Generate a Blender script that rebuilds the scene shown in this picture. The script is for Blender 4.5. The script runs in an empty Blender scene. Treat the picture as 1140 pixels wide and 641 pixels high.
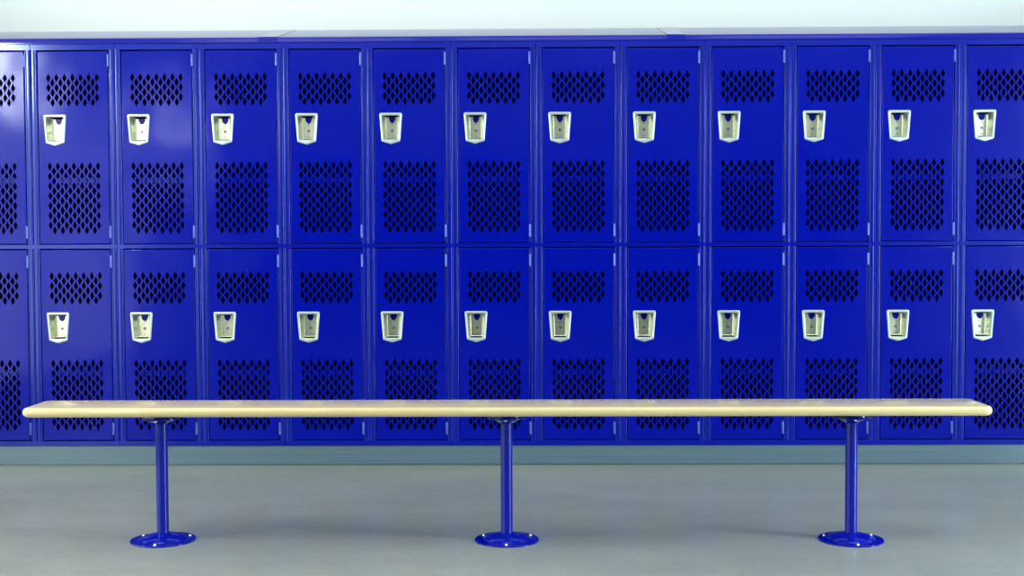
import bpy, bmesh, math, random
from mathutils import Vector, Matrix
random.seed(4)
PI = math.pi
scene = bpy.context.scene
COL = scene.collection

# ---------------------------------------------------------------- dimensions (metres)
P = 0.381                 # locker width
X0 = -2.1957              # first seam seen in the photograph
ZB, ZT = 0.0913, 1.9154   # locker frame bottom / top
DEPTH = 0.457
D_H = 0.871               # door height
UP_TOP, LO_TOP = 1.885, 0.988
DXL, DXR = 0.0310, 0.3510 # door left / right inside its locker
HX = 0.1071               # handle centre inside its locker
BENCH_Y = -1.4277
BENCH_TOP = 0.4679
BENCH_TH = 0.0316

# ---------------------------------------------------------------- helpers
def finish(name, bm, mat, parent=None, smooth=35):
    bmesh.ops.recalc_face_normals(bm, faces=bm.faces)
    me = bpy.data.meshes.new(name)
    bm.to_mesh(me); bm.free()
    return link_mesh(name, me, mat, parent, smooth)

def link_mesh(name, me, mat, parent=None, smooth=35):
    if mat:
        me.materials.clear(); me.materials.append(mat)
    if smooth:
        b = bmesh.new(); b.from_mesh(me)
        for f in b.faces: f.smooth = True
        for e in b.edges:
            if len(e.link_faces) == 2:
                if e.calc_face_angle(0) > math.radians(smooth): e.smooth = False
            else: e.smooth = False
        b.to_mesh(me); b.free()
    o = bpy.data.objects.new(name, me)
    COL.objects.link(o)
    if parent: o.parent = parent
    return o

def empty(name, loc):
    o = bpy.data.objects.new(name, None); COL.objects.link(o)
    o.location = loc; o.empty_display_size = 0.1
    return o

def tag(o, label=None, cat=None, group=None, kind=None):
    if label: o['label'] = label
    if cat: o['category'] = cat
    if group: o['group'] = group
    if kind: o['kind'] = kind
    return o

def box(bm, a, b, bevel=0.0, seg=2):
    t = bmesh.new()
    bmesh.ops.create_cube(t, size=1)
    for v in t.verts:
        v.co = Vector([a[i] + (v.co[i] + .5) * (b[i] - a[i]) for i in range(3)])
    if bevel:
        bmesh.ops.bevel(t, geom=list(t.edges), offset=bevel, segments=seg, affect='EDGES', profile=.5)
    me = bpy.data.meshes.new('t'); t.to_mesh(me); t.free()
    bm.from_mesh(me); bpy.data.meshes.remove(me)

def rbox_z(bm, x0, x1, y0, y1, z0, z1, rl, rr, seg=4):
    """upright bar whose two front edges (towards -y) are rounded with radii rl, rr"""
    pts = []
    for k in range(seg + 1):
        a = PI + k * PI / 2 / seg
        pts.append((x0 + rl + rl * math.cos(a), y0 + rl + rl * math.sin(a)))
    for k in range(seg + 1):
        a = 1.5 * PI + k * PI / 2 / seg
        pts.append((x1 - rr + rr * math.cos(a), y0 + rr + rr * math.sin(a)))
    pts += [(x1, y1), (x0, y1)]
    lo = [bm.verts.new((x, y, z0)) for x, y in pts]
    hi = [bm.verts.new((x, y, z1)) for x, y in pts]
    n = len(pts)
    for i in range(n):
        bm.faces.new((lo[i], lo[(i + 1) % n], hi[(i + 1) % n], hi[i]))
    bm.faces.new(lo); bm.faces.new(hi)

def lathe(bm, prof, n=48, c=(0, 0, 0), cap0=True, cap1=True):
    rings = []
    for r, z in prof:
        rings.append([bm.verts.new((c[0] + r * math.cos(2 * PI * k / n), c[1] + r * math.sin(2 * PI * k / n), c[2] + z)) for k in range(n)])
    for a, b in zip(rings, rings[1:]):
        for k in range(n):
            bm.faces.new((a[k], a[(k + 1) % n], b[(k + 1) % n], b[k]))
    if cap0: bm.faces.new(rings[0])
    if cap1: bm.faces.new(rings[-1])

def round_poly(corners, seg=5):
    """corners: (x, z, radius) ordered; returns rounded outline, seg+1 points a corner"""
    out = []
    n = len(corners)
    for i, (x, z, r) in enumerate(corners):
        p = Vector((x, z))
        a = (Vector(corners[i - 1][:2]) - p).normalized()
        b = (Vector(corners[(i + 1) % n][:2]) - p).normalized()
        ang = a.angle(b)
        d = r / math.tan(ang / 2)
        s, e = p + a * d, p + b * d
        for k in range(seg + 1):
            t = k / seg
            q = s * (1 - t) ** 2 + p * 2 * t * (1 - t) + e * t ** 2
            out.append((q.x, q.y))
    return out

def sheet(outer, holes, thick, bevel=0.0):
    """flat perforated sheet in the x/z plane, facing -y, centred on y = 0"""
    cu = bpy.data.curves.new('sheet', 'CURVE')
    cu.dimensions = '2D'; cu.fill_mode = 'BOTH'
    cu.extrude = thick / 2 - bevel
    cu.bevel_depth = bevel; cu.bevel_resolution = 0
    for pts in [outer] + holes:
        s = cu.splines.new('POLY'); s.points.add(len(pts) - 1)
        for p, q in zip(s.points, pts): p.co = (q[0], q[1], 0, 1)
        s.use_cyclic_u = True
    o = bpy.data.objects.new('sheet', cu); COL.objects.link(o)
    dg = bpy.context.evaluated_depsgraph_get()
    me = bpy.data.meshes.new_from_object(o.evaluated_get(dg))
    bpy.data.objects.remove(o); bpy.data.curves.remove(cu)
    me.transform(Matrix.Rotation(PI / 2, 4, 'X'))
    return me

# ---------------------------------------------------------------- materials
def mat(name, base, rough=.5, metal=0.0, **kw):
    m = bpy.data.materials.new(name); m.use_nodes = True
    b = m.node_tree.nodes['Principled BSDF']
    b.inputs['Base Color'].default_value = (*base, 1)
    b.inputs['Roughness'].default_value = rough
    b.inputs['Metallic'].default_value = metal
    for k, v in kw.items(): b.inputs[k].default_value = v
    return m, m.node_tree, b

def noise(nt, scale, detail=3, vec=None, rough=.5):
    n = nt.nodes.new('ShaderNodeTexNoise')
    n.inputs['Scale'].default_value = scale; n.inputs['Detail'].default_value = detail
    n.inputs['Roughness'].default_value = rough
    if vec: nt.links.new(vec, n.inputs['Vector'])
    return n

def coords(nt, kind='Object', scale=(1, 1, 1)):
    tc = nt.nodes.new('ShaderNodeTexCoord')
    mp = nt.nodes.new('ShaderNodeMapping'); mp.inputs['Scale'].default_value = scale
    nt.links.new(tc.outputs[kind], mp.inputs['Vector'])
    return mp.outputs['Vector']

def geo_pos(nt, scale=(1, 1, 1)):
    g = nt.nodes.new('ShaderNodeNewGeometry')
    mp = nt.nodes.new('ShaderNodeMapping'); mp.inputs['Scale'].default_value = scale
    nt.links.new(g.outputs['Position'], mp.inputs['Vector'])
    return mp.outputs['Vector']

def ramp(nt, fac, stops):
    r = nt.nodes.new('ShaderNodeValToRGB')
    e = r.color_ramp.elements
    while len(e) < len(stops): e.new(.5)
    for el, (p, c) in zip(e, stops): el.position = p; el.color = (*c, 1)
    nt.links.new(fac, r.inputs['Fac'])
    return r.outputs['Color']

def bump(nt, b, h, strength, dist, prev=None):
    n = nt.nodes.new('ShaderNodeBump')
    n.inputs['Strength'].default_value = strength; n.inputs['Distance'].default_value = dist
    nt.links.new(h, n.inputs['Height'])
    if prev: nt.links.new(prev, n.inputs['Normal'])
    nt.links.new(n.outputs['Normal'], b.inputs['Normal'])
    return n.outputs['Normal']

BLUE = (0.0001, 0.0035, 0.26)
M_BLUE, nt, b = mat('blue enamel', BLUE, .17, 0, **{'Specular IOR Level': .22, 'Specular Tint': (.72, .84, 1, 1)})
v = geo_pos(nt)
w = noise(nt, 3.2, 1, v); n1 = bump(nt, b, w.outputs['Fac'], .55, .012)
w2 = noise(nt, 260, 1, v); bump(nt, b, w2.outputs['Fac'], .05, .0006, n1)

M_HOOD, nt, b = mat('blue hood enamel', BLUE, .1, 0, **{'Specular IOR Level': .45})
M_TRIM, nt, b = mat('blue frame enamel', BLUE, .17, 0, **{'Specular IOR Level': .55, 'Specular Tint': (.55, .75, 1, 1)})
M_HINGE, nt, b = mat('worn blue hinge', (.10, .15, .55), .25, .6)  # paler, part-metal blue puts the bright hinge highlights into the colour
M_POST, nt, b = mat('blue gloss enamel', (0.0002, 0.004, 0.27), .1, 0, **{'Specular IOR Level': .55, 'Specular Tint': (.55, .70, 1, 1)})

M_METAL, nt, b = mat('brushed nickel', (.47, .57, .58), .33, .6)
w = noise(nt, 40, 2, coords(nt, 'Object', (1, 1, 6))); bump(nt, b, w.outputs['Fac'], .12, .001)
M_CUP, nt, b = mat('stamped steel cup', (.60, .645, .52), .27, .85)
w = noise(nt, 60, 2, coords(nt, 'Object')); bump(nt, b, w.outputs['Fac'], .3, .0015)
M_RING, nt, b = mat('dark steel', (.20, .24, .26), .35, .7)
M_BOLT, nt, b = mat('chrome bolt', (.85, .87, .9), .15, 1.0)

# wall paint
M_WALL, nt, b = mat('wall paint', (.73, .82, .805), .55)
M_DARK, nt, b = mat('navy reflection panel', (.012, .03, .16), .6)  # only for the added panel that keeps door reflections dark
M_CEIL, nt, b = mat('ceiling paint', (.80, .82, .80), .8)

# sealed concrete floor
M_FLOOR, nt, b = mat('sealed concrete', (.3, .33, .32), .22)
v = geo_pos(nt)
a1 = noise(nt, 1.4, 5, geo_pos(nt, (.6, 1.3, 1)), .6)
a2 = noise(nt, 30, 2, v, .5)
a3 = noise(nt, 210, 1, v, .5)
m1 = nt.nodes.new('ShaderNodeMix'); m1.data_type = 'FLOAT'
m1.inputs[0].default_value = .22
nt.links.new(a1.outputs['Fac'], m1.inputs[2]); nt.links.new(a2.outputs['Fac'], m1.inputs[3])
m2 = nt.nodes.new('ShaderNodeMix'); m2.data_type = 'FLOAT'
m2.inputs[0].default_value = .25
nt.links.new(m1.outputs[0], m2.inputs[2]); nt.links.new(a3.outputs['Fac'], m2.inputs[3])
mc = nt.nodes.new('ShaderNodeMix'); mc.data_type = 'RGBA'
nt.links.new(m2.outputs[0], mc.inputs[0])
mc.inputs[6].default_value = (.085, .118, .105, 1); mc.inputs[7].default_value = (.385, .412, .340, 1)
nt.links.new(mc.outputs[2], b.inputs['Base Color'])
b.inputs['Roughness'].default_value = .24

# plinth: smooth trowelled / brushed grey
M_PLINTH, nt, b = mat('brushed grey plinth', (.33, .36, .33), .25, .3)
w = noise(nt, 30, 3, geo_pos(nt, (.03, 1, 6)))
c = ramp(nt, w.outputs['Fac'], [(.3, (.09, .16, .225)), (.7, (.125, .195, .245))])
nt.links.new(c, b.inputs['Base Color']); bump(nt, b, w.outputs['Fac'], .1, .002)

# maple bench
M_WOOD, nt, b = mat('lacquered maple', (.80, .70, .38), .15, 0, **{'Specular IOR Level': .8})
v = geo_pos(nt, (.9, 14, 14))
g1 = noise(nt, 5, 4, v, .55)
sv = nt.nodes.new('ShaderNodeSeparateXYZ'); gg = nt.nodes.new('ShaderNodeNewGeometry')
nt.links.new(gg.outputs['Position'], sv.inputs[0])
# laminated strips: brick texture across the width
br = nt.nodes.new('ShaderNodeTexBrick'); br.offset = .37
cb = nt.nodes.new('ShaderNodeCombineXYZ'); nt.links.new(sv.outputs['X'], cb.inputs['X']); nt.links.new(sv.outputs['Y'], cb.inputs['Y'])
nt.links.new(cb.outputs[0], br.inputs['Vector'])
br.inputs['Scale'].default_value = 1; br.inputs['Brick Width'].default_value = .62; br.inputs['Row Height'].default_value = .036
br.inputs['Mortar Size'].default_value = .0004
br.inputs['Color1'].default_value = (.60, .525, .29, 1); br.inputs['Color2'].default_value = (.54, .465, .245, 1); br.inputs['Mortar'].default_value = (.6, .48, .24, 1)
gr = ramp(nt, g1.outputs['Fac'], [(.3, (.90, .88, .84)), (.7, (1.0, 1.0, 1.0))])
mx = nt.nodes.new('ShaderNodeMix'); mx.data_type = 'RGBA'; mx.blend_type = 'MULTIPLY'; mx.inputs[0].default_value = 1
nt.links.new(br.outputs['Color'], mx.inputs[6]); nt.links.new(gr, mx.inputs[7]); nt.links.new(mx.outputs[2], b.inputs['Base Color'])

M_FRAME, _, _ = mat('window frame aluminium', (.6, .62, .62), .4, .5)

# ---------------------------------------------------------------- setting
RX0, RX1, RY0, RY1, RH = -3.3, 3.9, -9.5, 0.48, 3.0
def slab(name, a, b, m, kind='structure'):
    bm = bmesh.new(); box(bm, a, b); o = finish(name, bm, m, smooth=0); o['kind'] = kind; return o
slab('floor', (RX0 - .12, RY0 - .12, -.1), (RX1 + .12, RY1 + .12, 0), M_FLOOR)
slab('ceiling', (RX0 - .12, RY0 - .12, RH), (RX1 + .12, RY1 + .12, RH + .1), M_CEIL)
slab('wall_back', (RX0 - .12, RY1, 0), (RX1 + .12, RY1 + .12, RH), M_WALL)
slab('wall_front', (RX0 - .12, RY0 - .12, 0), (RX1 + .12, RY0, RH), M_WALL)
slab('added_dark_panel_1', (RX0, RY0, 0), (RX1, RY0 + .03, 2.0), M_DARK)  # unseen panel added for dark blue reflections, standing in for lockers opposite
def side_wall(name, xa, xb, y0, y1, z0, z1):
    bm = bmesh.new()
    box(bm, (xa, RY0, 0), (xb, y0, RH)); box(bm, (xa, y1, 0), (xb, RY1, RH))
    box(bm, (xa, y0, 0), (xb, y1, z0)); box(bm, (xa, y0, z1), (xb, y1, RH))
    o = finish(name, bm, M_WALL, smooth=0); o['kind'] = 'structure'
WL = (-5.2, -.75, .12, 1.95)
WR = (-3.1, -2.2, .06, 2.3)
side_wall('wall_left', RX0 - .12, RX0, *WL)
side_wall('wall_right', RX1, RX1 + .12, *WR)
def window(name, x, W, nm):
    y0, y1, z0, z1 = W
    bm = bmesh.new(); t = .05
    for k in range(nm + 1):
        y = y0 + (y1 - y0 - t) * k / nm
        box(bm, (x - .03, y, z0), (x + .03, y + t, z1), .004)
    for z in (z0, z1 - t, z0 + .62 * (z1 - z0)):
        box(bm, (x - .025, y0 + t, z), (x + .025, y1 - t, z + t), .004)
    o = finish(name, bm, M_FRAME); o['kind'] = 'structure'
window('window_1', RX0 - .06, WL, 2)
window('window_2', RX1 + .06, WR, 2)
# the low plinth the lockers stand on runs right along the wall
PY = 0.0055
bm = bmesh.new()
box(bm, (RX0, PY, .0045), (RX1, RY1, ZB), .0015, 1)
box(bm, (RX0, PY + .006, 0), (RX1, RY1, .006))
o = finish('baseboard_back', bm, M_PLINTH); o['kind'] = 'structure'

# ---------------------------------------------------------------- locker prototype
CUP_OUT = [(-.0522, .0705, .010), (.0522, .0705, .010), (.0425, -.0590, .009), (0, -.0718, .012), (-.0425, -.0590, .009)]
CUP_IN = [(-.0410, .0585, .006), (.0410, .0585, .006), (.0345, -.0505, .005), (0, -.0506, .0005), (-.0345, -.0505, .005)]
CUP_BACK = [(-.0250, .0510, .003), (.0250, .0510, .003), (.0225, -.0430, .003), (0, -.0431, .0005), (-.0225, -.0430, .003)]
def grow(c, d):
    out = []
    for x, z, r in c:
        s = 0 if x == 0 else (1 if x > 0 else -1)
        out.append((x + s * d, z + (d if z > 0 else -d), max(r + d, .0005)))
    return out

def diamond(x, z, a=.0106, b=.0205):
    k = .09
    return [(x, z + b * (1 - k / 2)), (x + a * k, z + b * (1 - k)), (x + a * (1 - k), z + b * k), (x + a * (1 - k), z - b * k),
            (x + a * k, z - b * (1 - k)), (x, z - b * (1 - k / 2)), (x - a * k, z - b * (1 - k)), (x - a * (1 - k), z - b * k),
            (x - a * (1 - k), z + b * k), (x - a * k, z + b * (1 - k))]

def door_mesh():
    """origin: door's top left corner, front face at y = 0; x right, z up"""
    W = DXR - DXL; H = D_H; r = .0035
    ins = r
    outer = [(ins, -ins), (W - ins, -ins), (W - ins, -H + ins), (ins, -H + ins)]
    holes = []
    cx = P / 2 - DXL
    def grid(z0, rows):
        for j in range(rows):
            n = 7 if j % 2 == 0 else 6
            for k in range(n):
                holes.append(diamond(cx + (k - (n - 1) / 2) * .0366, z0 - j * .02225))
    grid(-.120, 6); grid(-.5195, 14)
    hx, hz = HX - DXL, -.355
    holes.append([(hx + x, hz + z) for x, z in round_poly(grow(CUP_IN, .004), 3)])
    for s in (-1, 1):
        holes.append([(cx + s * .024 + .0019 * math.cos(t * PI / 4), -.054 + .0019 * math.sin(t * PI / 4)) for t in range(8)])
    t = .0018
    me = sheet(outer, holes, t, .0003)
    me.transform(Matrix.Translation((0, t / 2, 0)))
    bm = bmesh.new(); bm.from_mesh(me); bpy.data.meshes.remove(me)
    # rounded edge and return flange around the sheet
    rings = []
    for k in range(6):
        a = k * PI / 2 / 5
        d = ins * (1 - math.sin(a)); y = ins * (1 - math.cos(a))
        rings.append([(d, y, -d), (W - d, y, -d), (W - d, y, -H + d), (d, y, -H + d)])
    rings.append([(0, .018, 0), (W, .018, 0), (W, .018, -H), (0, .018, -H)])
    rings.append([(.012, .018, -.012), (W - .012, .018, -.012), (W - .012, .018, -H + .012), (.012, .018, -H + .012)])
    vr = [[bm.verts.new(p) for p in q] for q in rings]
    for a, b_ in zip(vr, vr[1:]):
        for k in range(4):
            bm.faces.new((a[k], a[(k + 1) % 4], b_[(k + 1) % 4], b_[k]))
    return bm

def cup_mesh():
    """rim plate and tapered pocket of the recessed handle; origin at its centre on the door face"""
    bm = bmesh.new()
    rings = [(grow(CUP_OUT, 0), 0.0), (grow(CUP_OUT, -.0004), -.0022), (grow(CUP_OUT, -.0018), -.0038), (grow(CUP_OUT, -.004), -.0044),
             (grow(CUP_IN, .0028), -.0044), (grow(CUP_IN, .0010), -.0034), (CUP_IN, -.0012), (grow(CUP_IN, -.0005), .004)]
    vs = []
    for c, y in rings:
        vs.append([bm.verts.new((x, y, z)) for x, z in round_poly(c, 5)])
    n = len(vs[0])
    for a, b_ in zip(vs, vs[1:]):
        for k in range(n): bm.faces.new((a[k], a[(k + 1) % n], b_[(k + 1) % n], b_[k]))
    return bm

def pocket_mesh():
    bm = bmesh.new()
    f = [bm.verts.new((x, .004, z)) for x, z in round_poly(grow(CUP_IN, -.0005), 5)]
    m = [bm.verts.new((x, .040, z)) for x, z in round_poly(grow(CUP_BACK, .003), 5)]
    k_ = [bm.verts.new((x, .042, z)) for x, z in round_poly(CUP_BACK, 5)]
    n = len(f)
    for k in range(n):
        # the side walls only: pocket is open towards top and bottom
        j = (k + 1) % n
        zc = (f[k].co.z + f[j].co.z) / 2
        if abs(f[k].co.x - f[j].co.x) > .02: continue
        bm.faces.new((f[k], f[j], m[j], m[k]))
    for k in range(n):
        j = (k + 1) % n
        bm.faces.new((m[k], m[j], k_[j], k_[k]))
    bm.faces.new(k_)
    return bm

def lock_disc_mesh():
    """round keyhole ring with a rivet above and below on the pocket's back"""
    bm = bmesh.new()
    def ring(x, z, ro, ri, h):
        t = bmesh.new()
        lathe(t, [(ro, 0), (ro, h), (ri, h), (ri, 0.0003)], 20, cap0=False, cap1=True)
        for v_ in t.verts: v_.co = Vector((v_.co.x + x, .042 - v_.co.z, v_.co.y + z))
        me = bpy.data.meshes.new('t'); t.to_mesh(me); t.free(); bm.from_mesh(me); bpy.data.meshes.remove(me)
    ring(.002, -.007, .0066, .0042, .0022)
    return bm
def rivet_mesh():
    t = bmesh.new(); lathe(t, [(.0028, 0), (.0026, .0012), (.0014, .002)], 12)
    for v_ in t.verts: v_.co = Vector((v_.co.x, -v_.co.z, v_.co.y))
    return t
def latch_mesh():
    pts = [(-.014, .053), (.014, .053), (.014, .043), (.0095, .034), (.0050, .028), (-.0045, .028), (-.0095, .034), (-.014, .042)]
    bm = bmesh.new()
    a = [bm.verts.new((x + .002, .0412, z)) for x, z in pts]; c_ = [bm.verts.new((x + .002, .037, z)) for x, z in pts]
    n = len(a)
    for k in range(n): bm.faces.new((a[k], a[(k + 1) % n], c_[(k + 1) % n], c_[k]))
    bm.faces.new(a); bm.faces.new(c_)
    bmesh.ops.bevel(bm, geom=list(bm.edges), offset=.0006, segments=1, affect='EDGES')
    return bm
def hinge_mesh():
    bm = bmesh.new()
    L = .056
    for k in range(5):
        z0 = -L / 2 + k * L / 5
        lathe(bm, [(.0034, z0 + .0003), (.0042, z0 + .0009), (.0042, z0 + L / 5 - .0009), (.0034, z0 + L / 5 - .0003)], 16)
    box(bm, (-.0050, .0010, -L / 2), (0, .0026, L / 2), .0004, 1)
    box(bm, (0, .0010, -L / 2), (.0060, .0026, L / 2), .0004, 1)
    return bm

def frame_mesh():
    bm = bmesh.new()
    rz = [(LO_TOP - D_H - .003, ZB), (LO_TOP + .005, UP_TOP - D_H - .003), (UP_TOP + .0055, ZT)]
    rails = [(ZB, LO_TOP - D_H - .003), (LO_TOP + .005, UP_TOP - D_H - .003), (UP_TOP + .005, ZT)]
    for z0, z1 in rails:
        box(bm, (.0006, -.0005, z0), (P - .0006, .022, z1), .0006, 1)
    for z0, z1 in ((rails[0][1], rails[1][0]), (rails[1][1], rails[2][0])):
        z0 -= .001; z1 += .001
        # outer lip, a shallow step, inner lip
        rbox_z(bm, .0006, .0192, 0, .021, z0, z1, .0050, .0010)
        rbox_z(bm, .0202, DXL - .0026, .0004, .021, z0, z1, .0010, .0045)
        box(bm, (.018, .004, z0), (.022, .02, z1))
        rbox_z(bm, P - .0192, P - .0006, 0, .021, z0, z1, .0010, .0050)
        rbox_z(bm, DXR + .0036, P - .0202, .0004, .021, z0, z1, .0020, .0010)
        box(bm, (P - .022, .004, z0), (P - .018, .02, z1))
    return bm
def body_mesh():
    """sheet steel carcass behind the frame, open to the doors, with a tier floor"""
    bm = bmesh.new(); t = .0012; y0 = .022; y1 = DEPTH
    box(bm, (.0008, y0, ZB), (.0008 + t, y1, ZT)); box(bm, (P - .0008 - t, y0, ZB), (P - .0008, y1, ZT))
    box(bm, (.002, y1 - t, ZB), (P - .002, y1, ZT))
    for z in (ZB + .001, (LO_TOP + UP_TOP - D_H) / 2, ZT - .0025):
        box(bm, (.002, y0, z), (P - .002, y1 - t, z + t))
    return bm
def shelf_mesh():
    bm = bmesh.new()
    box(bm, (.0035, .046, .024), (P - .0035, DEPTH - .02, .0255))
    box(bm, (.0035, .046, 0), (P - .0035, .0475, .0250), .0005, 1)
    box(bm, (.0035, .046, 0), (P - .0035, .058, .0015))
    return bm

root = empty('locker', (0, 0, 0))
finish('frame', frame_mesh(), M_TRIM, root)
finish('cabinet_body', body_mesh(), M_BLUE, root, smooth=0)
sh = finish('shelf', shelf_mesh(), M_BLUE, root, smooth=0); sh.location = (0, 0, UP_TOP - .594)
s2 = sh.copy(); COL.objects.link(s2); s2.parent = root; s2.location = (0, 0, LO_TOP - .580)
FY = .0006
door = finish('door', door_mesh(), M_BLUE, root, smooth=35)
door.location = (DXL, FY, UP_TOP)
hx, hz = HX - DXL, -.355
def sub(name, bm, m, loc, par, smooth=35, label=None):
    o = finish(name, bm, m, par, smooth); o.location = loc
    if label: o['label'] = label
    return o
sub('handle_rim', cup_mesh(), M_METAL, (hx, 0, hz), door, 40, 'pale silver rim of the recessed handle')
sub('handle_cup', pocket_mesh(), M_CUP, (hx, 0, hz), door, 30, 'pale cream-silver pocket of the recessed handle')
sub('latch', latch_mesh(), M_BLUE, (hx, 0, hz), door, 30, 'dark blue latch at the top of the handle pocket')
sub('lock_ring', lock_disc_mesh(), M_RING, (hx, 0, hz), door, 30)
r0 = sub('rivet', rivet_mesh(), M_RING, (hx + .002, .042, hz + .0205), door, 30)
r1 = r0.copy(); COL.objects.link(r1); r1.parent = door; r1.location = (hx + .002, .042, hz - .033)
h0 = sub('hinge', hinge_mesh(), M_HINGE, (DXR - DXL + .0018, -.0034, -.043), door, 40)
h1 = h0.copy(); COL.objects.link(h1); h1.parent = door; h1.location = (DXR - DXL + .0018, -.0034, -D_H + .054)

def copy_tree(o, parent=None):
    c_ = o.copy(); COL.objects.link(c_); c_.parent = parent
    for ch in list(o.children): copy_tree(ch, c_)
    return c_
low = copy_tree(door, root)
low.location = (DXL, FY, LO_TOP)
for ch in low.children:
    if ch.name.startswith('hinge') and ch.location.z > -.2: ch.location.z = -.054

LABELS = [
 "leftmost blue two-door locker, cut off by the photo's left edge, white glare on its top",
 "second blue two-door locker from the left, white glare down its upper left edge",
 "third blue two-door locker from the left, directly behind the left bench post",
 "fourth blue two-door locker from the left, left hood joint above its upper right corner",
 "fifth blue two-door locker from the left, left hood joint above its upper left corner",
 "sixth blue two-door locker from the left, immediately left of the middle bench post",
 "seventh blue two-door locker from the left, directly behind the middle bench post",
 "eighth blue two-door locker from the left, just right of the one behind the middle post",
 "ninth blue two-door locker from the left, under the right joint of the sloping hood",
 "fourth blue two-door locker from the right, just left of the one behind the right post",
 "third blue two-door locker from the right, directly behind the right bench post",
 "second blue two-door locker from the right, behind the bench just before its right tip",
 "rightmost blue two-door locker, cut off by the photo's right edge",
]
for i, lab in enumerate(LABELS):
    r = root if i == 12 else copy_tree(root)
    r.location = (X0 + (i - 1) * P, 0, 0)
    tag(r, lab, 'locker', 'blue lockers in a row along the wall')

# the row carries on past both edges of the picture
for k, lab in ((-2, "blue two-door locker next beyond the photo's left edge"), (-3, "blue two-door locker second beyond the photo's left edge"),
               (12, "blue two-door locker next beyond the photo's right edge"), (13, "blue two-door locker second beyond the photo's right edge")):
    r = copy_tree(root); r.location = (X0 + k * P, 0, 0)
    tag(r, lab, 'locker', 'blue lockers in a row along the wall')

# ---------------------------------------------------------------- sloping hood in lift-off sections
HB, HF, HRISE = ZT + .0004, ZT + .0262, .113
def hood(x0, x1, splice_at, label):
    """folded sheet: front fascia, slope up to the wall, end caps"""
    g = .0006; y0 = -.0042; y1 = RY1 - .001
    bm = bmesh.new()
    prof = [(y0 + .0012, HB), (y0, HB + .0012)]
    sl = math.atan2(HRISE, y1 - y0); rb = .0022
    cyy, czz = y0 + rb, HF - rb
    for k in range(6):
        a = PI - k * (PI / 2 - sl) / 5
        prof.append((cyy + rb * math.cos(a), czz + rb * math.sin(a)))
    prof += [(y1, HF + HRISE), (y1, HB)]
    lo = [bm.verts.new((x0 + g, y, z)) for y, z in prof]; hi = [bm.verts.new((x1 - g, y, z)) for y, z in prof]
    n = len(prof)
    for k in range(n): bm.faces.new((lo[k], lo[(k + 1) % n], hi[(k + 1) % n], hi[k]))
    bm.faces.new(lo); bm.faces.new(hi)
    o = finish('locker_hood', bm, M_HOOD, None, 30)
    tag(o, label, 'locker hood', 'sections of the sloping hood on the lockers')
    if splice_at is not None:
        a, b_ = splice_at
        bm = bmesh.new(); t = .0009
        ys = [(y0 - t, HB + .002), (y0 - t, HF - .0015), (y0 + .003, HF + t + .0014), (y1, HF + HRISE + t)]
        inn = [(y1, HF + HRISE - .001), (y0 + .003, HF - .001), (y0 + .0012, HF - .004), (y0 + .0012, HB + .002)]
        pr = ys + inn
        lo = [bm.verts.new((a, y, z)) for y, z in pr]; hi = [bm.verts.new((b_, y, z)) for y, z in pr]
        n = len(pr)
        for k in range(n): bm.faces.new((lo[k], lo[(k + 1) % n], hi[(k + 1) % n], hi[k]))
        bm.faces.new(lo); bm.faces.new(hi)
        finish('splice_cover', bm, M_HOOD, o, 30)
JL, JR = -1.076, .680
hood(X0 - P * 3, JL, (JL - .085, JL - .0008), 'left section of the blue sloping locker hood, ending at the left diagonal joint')
hood(JL, JR, None, 'long middle section of the blue sloping locker hood between the two joints')
hood(JR, X0 + 14 * P, (JR + .0008, JR + .082), 'right section of the blue sloping locker hood, right of the second joint')

# ---------------------------------------------------------------- bench
XL, XR, BW = -1.6375, 1.5885, .228
bench = empty('locker_room_bench', ((XL + XR) / 2, BENCH_Y, 0))
bench.rotation_euler = (0, 0, 0)
tag(bench, 'long pale maple bench on three blue steel pedestals in front of the lockers', 'bench')
L = XR - XL
bm = bmesh.new()
def plan(ins, R=.034, seg=8):
    out = []
    r = R - ins
    for cx, cy, a0 in ((L / 2 - R, BW / 2 - R, 0), (-L / 2 + R, BW / 2 - R, PI / 2), (-L / 2 + R, -BW / 2 + R, PI), (L / 2 - R, -BW / 2 + R, 1.5 * PI)):
        for k in range(seg + 1):
            a = a0 + k * PI / 2 / seg
            out.append((cx + r * math.cos(a), cy + r * math.sin(a)))
    return out
h = BENCH_TH / 2
rings = []
for k in range(13):
    a = -PI / 2 + k * PI / 12
    rings.append([bm.verts.new((x, y, BENCH_TOP - h + h * math.sin(a))) for x, y in plan(.014 * (1 - math.cos(a)))])
n = len(rings[0])
for a, b_ in zip(rings, rings[1:]):
    for k in range(n): bm.faces.new((a[k], a[(k + 1) % n], b_[(k + 1) % n], b_[k]))
bm.faces.new(rings[0]); bm.faces.new(rings[-1])
o = finish('seat_board', bm, M_WOOD, bench, 40); tag(o, 'pale yellow lacquered maple board')
ZU = BENCH_TOP - BENCH_TH
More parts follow.
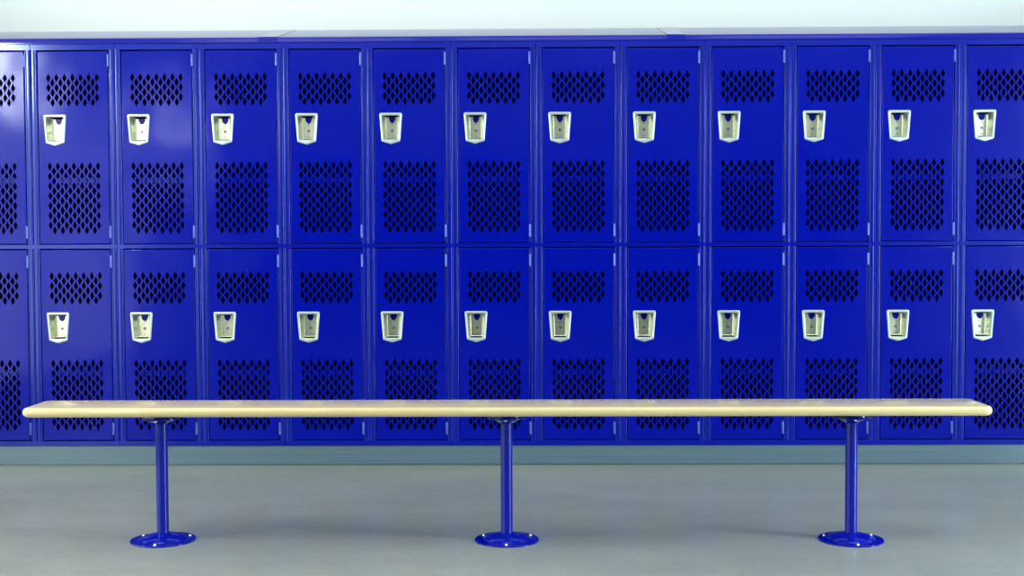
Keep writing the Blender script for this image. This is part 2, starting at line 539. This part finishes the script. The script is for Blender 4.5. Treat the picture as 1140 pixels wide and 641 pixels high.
for px in (-1.1974, -.0213, 1.1463):
    bm = bmesh.new(); R = .0205
    lathe(bm, [(R, .022), (R, ZU - .010)], 40)
    pole = finish('pedestal_pole', bm, M_POST, bench, 40); pole.location = (px - (XL + XR) / 2, 0, 0)
    bm = bmesh.new()
    lathe(bm, [(.1085, 0), (.1092, .0012), (.1092, .0036), (.1080, .0050), (.0800, .0056), (.0785, .0066), (.0755, .0100), (.0700, .0138), (.0600, .0178), (.0480, .0214), (.0360, .0242), (.0265, .0262), (.0225, .0280), (.0200, .0300)], 72)
    base = finish('base_flange', bm, M_POST, pole, 28)
    bm = bmesh.new()
    lathe(bm, [(.0200, ZU - .0360), (.0245, ZU - .0335), (.0300, ZU - .0300), (.0420, ZU - .0245), (.0500, ZU - .0215), (.0520, ZU - .0200), (.0640, ZU - .0185), (.0655, ZU - .0165), (.0655, ZU - .0140), (.0600, ZU - .0120), (.0580, ZU)], 56)
    finish('top_flange', bm, M_POST, pole, 28)
    for k in range(3):
        an = -PI / 2 + k * 2 * PI / 3
        bm = bmesh.new()
        lathe(bm, [(.0052, 0), (.0052, .0014), (.0046, .0032), (.0030, .0046), (.0012, .0052)], 16)
        o = finish('bolt', bm, M_BOLT, pole, 50); o.location = (.0925 * math.cos(an), .0925 * math.sin(an), .0051)
        o['label'] = 'small chrome bolt on the base flange'
    bm = bmesh.new(); lathe(bm, [(.0045, -.0035), (.0045, -.001), (.002, 0)], 12)
    o = finish('screw', bm, M_BOLT, pole, 50); o.location = (-.002, -.0570, ZU - .0185); o['label'] = 'small chrome screw under the board'

# ---------------------------------------------------------------- light
def area(name, loc, rot, sx, sy, power, col=(1, 1, 1)):
    l = bpy.data.lights.new(name, 'AREA'); l.shape = 'RECTANGLE'; l.size = sx; l.size_y = sy
    l.energy = power; l.color = col
    o = bpy.data.objects.new(name, l); COL.objects.link(o); o.location = loc; o.rotation_euler = rot
    return o
# daylight through the two side windows
def win_light(name, x, W, sgn, rad, col):
    a, b_ = W[3] - W[2], W[1] - W[0]
    area(name, (x, (W[0] + W[1]) / 2, (W[2] + W[3]) / 2), (0, sgn * PI / 2, 0), a, b_, rad * PI * a * b_, col)
win_light('daylight_left', RX0 - .14, WL, -1, 4.2, (1, .94, .76))
win_light('daylight_right', RX1 + .14, WR, 1, 43.0, (.88, .96, 1))
# two wall lamps high on the left wall
area('wall_lamp', (RX0 + .06, -2.2, 2.1), (0, -PI / 2, 0), .42, .5, 68, (1, .96, .92))
area('wall_lamp', (RX0 + .06, -5.8, 2.1), (0, -PI / 2, 0), .45, .6, 42, (1, .92, .9))
# ceiling luminaires
for x, y, pw in ((-1.7, -1.7, 10), (.3, -1.7, 11), (2.3, -1.7, 10), (-1.7, -4.6, 11), (.3, -4.6, 11), (2.3, -4.6, 11)):
    area('ceiling_panel', (x, y, RH - .02), (0, 0, 0), 1.7, 1.1, pw, (.96, 1, .98))

w = bpy.data.worlds.new('world'); scene.world = w; w.use_nodes = True
w.node_tree.nodes['Background'].inputs[0].default_value = (.75, .85, 1, 1)
w.node_tree.nodes['Background'].inputs[1].default_value = .3

# ---------------------------------------------------------------- camera
f, cx, D, cz, yaw, pit, rol = 1386.465, .0576, 5.6362, 1.0115, -.0138, .0362, -.0039
cp, sp = math.cos(pit), math.sin(pit); cy_, sy_ = math.cos(yaw), math.sin(yaw)
fw = Vector((sy_ * cp, cy_ * cp, -sp)); rt = Vector((cy_, -sy_, 0)); up = rt.cross(fw)
r2 = rt * math.cos(rol) + up * math.sin(rol); u2 = up * math.cos(rol) - rt * math.sin(rol)
M = Matrix((r2, u2, -fw)).transposed().to_4x4(); M.translation = Vector((cx, -D, cz))
cam = bpy.data.cameras.new('camera'); cam.sensor_width = 36; cam.lens = f / 1140 * 36
cam.clip_start = .05
co = bpy.data.objects.new('camera', cam); COL.objects.link(co); co.matrix_world = M
scene.camera = co

vs = scene.view_settings
vs.view_transform = 'Standard'; vs.look = 'None'; vs.gamma = 1; vs.use_curve_mapping = False
vs.exposure = 0.0
